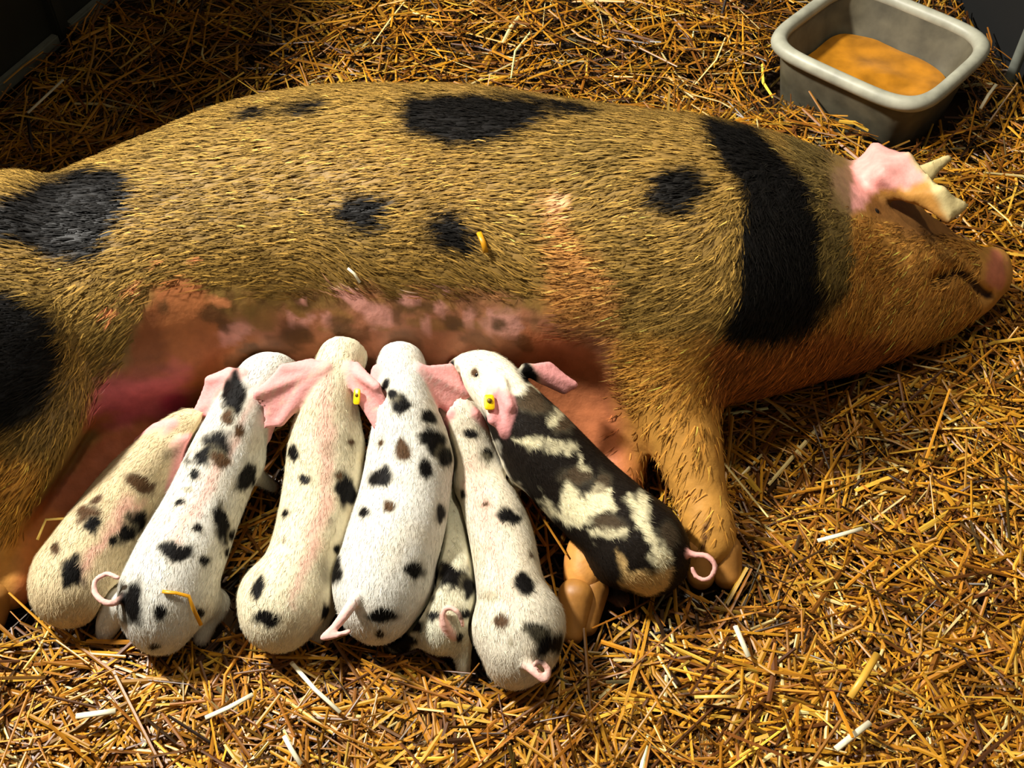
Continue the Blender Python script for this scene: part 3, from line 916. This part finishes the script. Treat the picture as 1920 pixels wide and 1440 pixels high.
# black saddle, low behind
PIGS.append(build_piglet(
    'small piglet with a black saddle and ring tail, squeezed behind its white neighbour', lin(214, 212, 190),
    [(868, 850, .05, 15), (866, 885, .05, 26), (862, 925, .05, 30), (856, 970, .05, 36), (846, 1040, .06, 48), (838, 1105, .066, 60), (832, 1158, .062, 62), (828, 1180, .052, 48)],
    [[(845, 895, .065), (838, 910, .06), (842, 930, .05)], [(880, 895, .065), (888, 910, .06), (884, 930, .05)]],
    [(852, 1192, .08, .008), (834, 1172, .10, .0075), (830, 1150, .112, .007), (842, 1138, .118, .0065), (860, 1150, .115, .006), (868, 1172, .10, .0058)],
    [(850, 1080, 42, 24, 20, 'b'), (806, 1095, 18, 34, 0, 'b'), (880, 1100, 14, 20, 0, 'b'), (780, 1174, 13, 14, 0, 'b'), (812, 1155, 13, 9, 0, 'b'), (874, 1150, 13, 10, 0, 'b'),
     (862, 1195, 9, 9, 0, 'b'), (745, 1205, 30, 20, 0, 'b')],  # the last patch is painted shade low beside the rump
    legs=[[(862, 1190, .05, 26), (867, 1230, .03, 17), (869, 1265, .012, 13)], [(800, 1160, .055, 40), (760, 1190, .04, 30), (740, 1205, .02, 20)]]))

grow_bristles(sow, SOWP)
for o_, P_ in PIGS:
    fuzz(o_, P_, *P_.fuzz_args)

# ------------------------------------------------------------------ the pen
def box(name, c, ax, size, mat, parent=None, bevel=.004):
    """a bevelled box: centre, rotation about z, size"""
    import bmesh
    bm = bmesh.new()
    bmesh.ops.create_cube(bm, size=1)
    bmesh.ops.scale(bm, vec=size, verts=bm.verts)
    bmesh.ops.bevel(bm, geom=bm.edges[:], offset=bevel, segments=2, affect='EDGES')
    bm.transform(Matrix.Translation(Vector(c)) @ Matrix.Rotation(ax, 4, 'Z'))
    me = bpy.data.meshes.new(name); bm.to_mesh(me); bm.free()
    return link(name, me, mat, parent)


def build_pen():
    V = [(-3.2, -.4, -.03), (3.2, -.4, -.03), (3.2, 4.2, -.03), (-3.2, 4.2, -.03)]
    tag(link('floor', mesh_np('floor', V, [[0, 1, 2, 3]]), M_FLOOR), kind='structure')
    # black board wall running away on the left
    A, B = at(0, 175, 0)[:2], at(205, 0, 0)[:2]
    d = (B - A) / np.linalg.norm(B - A)
    ang = math.atan2(d[1], d[0])
    n = np.array([d[1], -d[0]])                       # towards the pen
    H = 1.5
    s0, s1 = -1.5, 1.9
    seam = .215
    for a, b in ((s0, seam - .004), (seam + .004, s1)):
        c = A + d * (a + b) / 2 - n * .012
        tag(box('wall_left', (c[0], c[1], H / 2 - .03), ang, (b - a, .024, H), M_WALL), kind='structure')
        c2 = A + d * (a + b) / 2 + n * .010
        tag(box('baseboard_left', (c2[0], c2[1], .018), ang, (b - a - .035, .020, .03), M_LEDGE), kind='structure')
    c = A + d * seam + n * .008
    tag(box('trim_1', (c[0], c[1], H / 2 - .03), ang, (.034, .030, H), M_WALL), kind='structure')
    # dark back corner at right
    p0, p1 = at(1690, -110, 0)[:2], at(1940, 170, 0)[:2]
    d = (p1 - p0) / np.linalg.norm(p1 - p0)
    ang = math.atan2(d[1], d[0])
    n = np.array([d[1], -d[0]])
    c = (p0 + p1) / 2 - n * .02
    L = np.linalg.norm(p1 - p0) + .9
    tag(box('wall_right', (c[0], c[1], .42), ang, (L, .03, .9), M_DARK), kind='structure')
    q = at(1893, 150, 0)
    NSEG = 16
    V = [(q[0] + .012 * math.cos(k / NSEG * 2 * math.pi), q[1] + .012 * math.sin(k / NSEG * 2 * math.pi), z) for z in (-.02, .9) for k in range(NSEG)]
    qd = [[k, (k + 1) % NSEG, NSEG + (k + 1) % NSEG, NSEG + k] for k in range(NSEG)]
    tag(link('pipe', mesh_np('pipe', V, qd), M_LEDGE), 'thin grey upright pipe in the dark top right corner beside the feed tub', 'pipe')
    return A


build_pen()


def build_tub():
    zr, zb = .145, -.02
    cor = [at(u, v, zr) for u, v in ((1440, 90), (1738, 222), (1868, 72), (1570, -54))]
    c = np.mean(cor, 0)
    ex = ((cor[1] - cor[0]) + (cor[2] - cor[3])) / 2; ey = ((cor[3] - cor[0]) + (cor[2] - cor[1])) / 2
    hx, hy = np.linalg.norm(ex) / 2, np.linalg.norm(ey) / 2
    ex /= np.linalg.norm(ex); ey -= (ey @ ex) * ex; ey /= np.linalg.norm(ey)
    root = bpy.data.objects.new('feed_tub', None)
    root.location = (c[0], c[1], 0); root.empty_display_size = .1
    COL.objects.link(root)
    tag(root, 'grey plastic feed tub with a rolled rim standing in straw beyond the sow\'s head', 'feed tub')
    NS = 72

    def ring(sx, sy, z, p=.42):
        out = []
        for i in range(NS):
            a = i / NS * 2 * math.pi
            ca, sa = math.cos(a), math.sin(a)
            x = sx * math.copysign(abs(ca) ** p, ca); y = sy * math.copysign(abs(sa) ** p, sa)
            q = ex * x + ey * y
            out.append((q[0], q[1], z))
        return out

    def loft(rings, cap0=False, cap1=False):
        V = [v for r in rings for v in r]
        q = [[r * NS + i, r * NS + (i + 1) % NS, (r + 1) * NS + (i + 1) % NS, (r + 1) * NS + i] for r in range(len(rings) - 1) for i in range(NS)]
        t = []
        if cap0:
            V.append(tuple(np.mean(rings[0], 0))); t += [[(i + 1) % NS, i, len(V) - 1] for i in range(NS)]
        if cap1:
            o = (len(rings) - 1) * NS
            V.append(tuple(np.mean(rings[-1], 0))); t += [[o + i, o + (i + 1) % NS, len(V) - 1] for i in range(NS)]
        return V, q, t
    # body: outside up, over, inside down to the floor of the tub
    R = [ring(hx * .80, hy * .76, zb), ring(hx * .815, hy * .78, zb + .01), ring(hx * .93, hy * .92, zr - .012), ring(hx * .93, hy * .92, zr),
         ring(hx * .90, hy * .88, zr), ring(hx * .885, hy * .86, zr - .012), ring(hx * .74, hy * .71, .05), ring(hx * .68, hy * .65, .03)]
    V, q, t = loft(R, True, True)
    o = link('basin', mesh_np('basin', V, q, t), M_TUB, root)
    R = []
    for i in range(11):
        a = math.pi * (-.30 + 1.55 * i / 10)
        R.append(ring(hx * .945 + .014 * math.cos(a), hy * .935 + .014 * math.cos(a), zr - .006 + .015 * math.sin(a)))
    R.append(ring(hx * .90, hy * .88, zr - .012))
    V, q, t = loft(R)
    link('rim', mesh_np('rim', V, q, t), M_RIM, root)
    # wet feed in the bottom
    a = np.arange(NS) / NS
    R = [ring(hx * .745 * k, hy * .715 * k, .064 + .004 * math.sin(k * 9), .5) for k in (1, .85, .7, .5, .3, .12)]
    V, q, t = loft(R, False, True)
    V = np.array(V); V[:, 2] += .005 * vnoise(V, 22, 3)
    V += np.array([c[0], c[1], 0])
    f = link('pig_feed', mesh_np('pig_feed', V, q, t), M_FEED)
    tag(f, 'wet golden feed lying in the bottom of the grey tub', 'feed', kind='stuff')
    return c, ex, ey, hx, hy


TUB = build_tub()

# ------------------------------------------------------------------ straw
def litter_height(x, y):
    P = np.stack([x, y, np.zeros_like(x)], 1)
    hgt = .010 + .012 * vnoise(P, 5, 21) + .008 * vnoise(P, 13, 22)
    hgt += .055 * np.exp(-(((x - .0) / .75) ** 2 + ((y - 2.22) / .26) ** 2))
    tc = TUB[0]
    hgt += .05 * np.exp(-(((x - tc[0] + .12) / .22) ** 2 + ((y - tc[1] + .20) / .16) ** 2))
    return hgt


STRAW = np.array([lin(192, 136, 34), lin(168, 110, 24), lin(208, 164, 58), lin(134, 82, 20), lin(228, 206, 140), lin(92, 52, 16), lin(188, 128, 26)])
STRAW_W = np.array([.26, .25, .11, .18, .035, .10, .08])


def stalk_mesh(name, c, ang, tilt, L, w, bend, twist, col):
    """many flattened stalks: three rings of four points each"""
    n = len(c)
    D = np.stack([np.cos(ang) * np.cos(tilt), np.sin(ang) * np.cos(tilt), np.sin(tilt)], 1)
    S = np.stack([-np.sin(ang), np.cos(ang), np.zeros(n)], 1)
    U = np.cross(D, S)
    ct, st = np.cos(twist)[:, None], np.sin(twist)[:, None]
    S, U = S * ct + U * st, U * ct - S * st
    P0 = c - D * (L / 2)[:, None]; P2 = c + D * (L / 2)[:, None]
    P1 = c + S * (bend * L)[:, None]
    rings = []
    for P, k in ((P0, .85), (P1, 1), (P2, .7)):
        a, b = S * (w * k)[:, None], U * (w * k * .45)[:, None]
        rings.append(np.stack([P + a, P + b, P - a, P - b], 1))
    V = np.stack(rings, 1).reshape(-1, 3)
    b = np.arange(n)[:, None] * 12
    q = []
    for r in (0, 1):
        for i in range(4):
            q.append(b + np.array([[r * 4 + i, r * 4 + (i + 1) % 4, r * 4 + 4 + (i + 1) % 4, r * 4 + 4 + i]]))
    q.append(b + np.array([[3, 2, 1, 0]])); q.append(b + np.array([[8, 9, 10, 11]]))
    Q = np.stack(q, 1).reshape(-1, 4)
    me = mesh_np(name, V, Q)
    me.polygons.foreach_set('use_smooth', np.zeros(len(me.polygons), bool))
    set_color(me, np.repeat(col, 12, 0))
    return me


def clear_of_bodies(P, gap):
    d = np.full(len(P), 1.0)
    for f in FIELDS:
        d = np.minimum(d, f.at_points(P))
    return d > gap


def build_straw():
    n = 58000
    u = RNG.uniform(-330, 2250, n); v = 1560 - 1620 * RNG.uniform(0, 1, n) ** .92
    # spread over the ground the picture can see, denser where it is nearer
    d = CF + CR * ((u - 960) / FPX)[:, None] - CU * ((v - 720) / FPX)[:, None]
    t = (-CAMH) / d[:, 2]
    c = CC + d * t[:, None]
    c[:, 0] *= 1.08
    m = (c[:, 1] < 3.0)
    c = c[m]; n = len(c)
    L = np.clip(np.exp(RNG.normal(math.log(.10), .5, n)), .025, .30)
    w = RNG.uniform(.0012, .0030, n)
    wide = RNG.uniform(0, 1, n) < .06
    w[wide] *= 1.6
    layer = RNG.uniform(0, 1, n)
    tilt = RNG.normal(0, .13, n)
    ang = RNG.uniform(0, 2 * math.pi, n)
    c[:, 2] = litter_height(c[:, 0], c[:, 1]) - .012 + .026 * layer
    up = RNG.uniform(0, 1, n) < .03
    tilt[up] = RNG.uniform(.3, .8, up.sum())
    c[:, 2] = np.maximum(c[:, 2], -.02)
    D = np.stack([np.cos(ang) * np.cos(tilt), np.sin(ang) * np.cos(tilt), np.sin(tilt)], 1)
    ok = np.ones(n, bool)
    for s in (-.5, -.25, 0, .25, .5):
        ok &= clear_of_bodies(c + D * (L * s)[:, None], .004)
    # straw thinned round the piglets to stand in for the dark shade between them
    near = np.full(n, 9.0)
    for f in FIELDS[1:]:
        near = np.minimum(near, np.maximum(f.at_points(c), np.where(((c > f.lo) & (c < f.lo + f.n * f.h)).all(1), 0, 9)))
    ok &= ~((near < .05) & (c[:, 1] > .70) & (RNG.uniform(0, 1, n) < .85))
    # keep the tub and the walls free
    tc, ex, ey, hx, hy = TUB
    for s in (-.5, 0, .5):
        q = c + D * (L * s)[:, None] - tc
        ok &= ~((np.abs(q @ ex) < hx * .9) & (np.abs(q @ ey) < hy * .9))
    A, B = at(0, 175, 0)[:2], at(205, 0, 0)[:2]
    dw = (B - A) / np.linalg.norm(B - A); nw = np.array([dw[1], -dw[0]])
    A2, B2 = at(1690, -110, 0)[:2], at(1940, 170, 0)[:2]
    dr = (B2 - A2) / np.linalg.norm(B2 - A2); nr = np.array([dr[1], -dr[0]])
    sr = np.sign((np.array([0, 1.2]) - A2) @ nr)
    for s in (-.5, 0, .5):
        q = (c + D * (L * s)[:, None])[:, :2]
        ok &= ((q - A) @ nw > .022) & ((q - A2) @ nr * sr > .012)
    c, ang, tilt, L, w = c[ok], ang[ok], tilt[ok], L[ok], w[ok]; layer = layer[ok]
    n = len(c)
    k = RNG.choice(len(STRAW), n, p=STRAW_W / STRAW_W.sum())
    col = STRAW[k] * np.exp(RNG.normal(0, .22, n))[:, None]
    # lower layers darkened: shade in the gaps between stalks put into the colour
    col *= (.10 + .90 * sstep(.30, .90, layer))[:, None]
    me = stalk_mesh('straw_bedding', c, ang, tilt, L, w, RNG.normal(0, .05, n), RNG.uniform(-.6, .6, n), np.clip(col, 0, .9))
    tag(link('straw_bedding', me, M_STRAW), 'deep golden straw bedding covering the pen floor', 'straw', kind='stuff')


build_straw()


def stalk(pts, w, col, label, group=None):
    """one loose stalk: a flattened tube along its bends"""
    P = np.array([at(u, v, z) for u, v, z in pts])
    n = len(P)
    V, q = [], []
    for i in range(n):
        d = P[min(i + 1, n - 1)] - P[max(i - 1, 0)]; d /= np.linalg.norm(d)
        s_ = np.cross(d, [0, 0, 1]); s_ /= np.linalg.norm(s_); u_ = np.cross(s_, d)
        for k in range(8):
            a = k / 8 * 2 * math.pi
            V.append(P[i] + s_ * math.cos(a) * w + u_ * math.sin(a) * w * .55)
    for i in range(n - 1):
        for k in range(8):
            q.append([i * 8 + k, i * 8 + (k + 1) % 8, i * 8 + 8 + (k + 1) % 8, i * 8 + 8 + k])
    V += [P[0], P[-1]]
    t = [[(k + 1) % 8, k, n * 8] for k in range(8)] + [[n * 8 - 8 + k, n * 8 - 8 + (k + 1) % 8, n * 8 + 1] for k in range(8)]
    me = mesh_np('straw_stalk', V, q, t)
    set_color(me, np.tile(col, (len(V), 1)))
    tag(link('straw_stalk', me, M_STRAW), label, 'straw', group)


def on_body(P, u, v):
    i = P.hit(u, v)
    return P.V[i][2] + .004


GOLD, PALE = lin(214, 150, 20), lin(240, 232, 200)
stalk([(898, 436, on_body(SOWP, 898, 436)), (906, 454, on_body(SOWP, 906, 454)), (911, 474, on_body(SOWP, 911, 474))], .004, GOLD, 'short orange straw stuck to the black spot on the sow\'s flank')
stalk([(652, 503, on_body(SOWP, 652, 503)), (664, 513, on_body(SOWP, 664, 513)), (675, 530, on_body(SOWP, 675, 530))], .0022, PALE, 'thin pale straw bit stuck on the sow\'s belly above the udder')
W2 = PIGS[0][1]
stalk([(304, 1109, on_body(W2, 304, 1109)), (330, 1112, on_body(W2, 330, 1112)), (354, 1118, on_body(W2, 354, 1118)), (362, 1140, on_body(W2, 362, 1140)), (377, 1172, on_body(W2, 368, 1160) - .01)],
      .0026, GOLD, 'bent golden straw lying across the rump of the second piglet from left')
for pts, w, c, lb in (
        (((143, 1343, .05), (180, 1338, .052), (217, 1333, .05)), .0042, PALE, 'broad white straw lying in the bedding below the two leftmost piglets'),
        (((385, 1346, .05), (430, 1326, .053), (474, 1302, .05)), .0034, PALE, 'white slanting straw in the bedding below the gap left of the cream middle piglet'),
        (((546, 1242, .045), (590, 1292, .052), (638, 1336, .05)), .0030, PALE, 'long pale straw slanting down right from under the cream middle piglet'),
        (((533, 1380, .05), (546, 1405, .05), (564, 1434, .046)), .0032, PALE, 'short white straw at the bottom edge below the cream middle piglet'),
        (((1567, 1405, .05), (1598, 1380, .053), (1631, 1355, .05)), .0042, PALE, 'thick white straw slanting up right near the bottom right of the bedding'),
        (((1379, 1174, .05), (1390, 1200, .052), (1404, 1232, .05)), .0038, PALE, 'thick pale straw lying just below the sow\'s upper front hoof'),
        (((1533, 1014, .045), (1575, 1003, .048), (1617, 991, .045)), .0034, PALE, 'white nearly level straw lying to the right of the sow\'s front leg'),
        (((1594, 1308, .05), (1620, 1268, .053), (1645, 1226, .05)), .0050, lin(214, 164, 60), 'broadest golden straw lying among the stalks at lower right'),
        (((1302, 1307, .05), (1345, 1306, .053), (1384, 1307, .05)), .0026, lin(226, 186, 90), 'thin level golden straw below the black piglet\'s rump'),
        (((70, 1012, .11), (86, 974, .125), (125, 972, .12)), .0022, lin(232, 196, 100), 'kinked golden straw sticking up behind the far left piglet'),
        (((52, 212, .06), (84, 182, .065), (118, 150, .06)), .0034, PALE, 'long pale straw in the shaded bedding by the black wall'),
        (((1838, 204, .06), (1853, 178, .075), (1868, 158, .09)), .0034, PALE, 'pale straw sticking up beside the right end of the feed tub')):
    stalk(pts, w, c, lb)
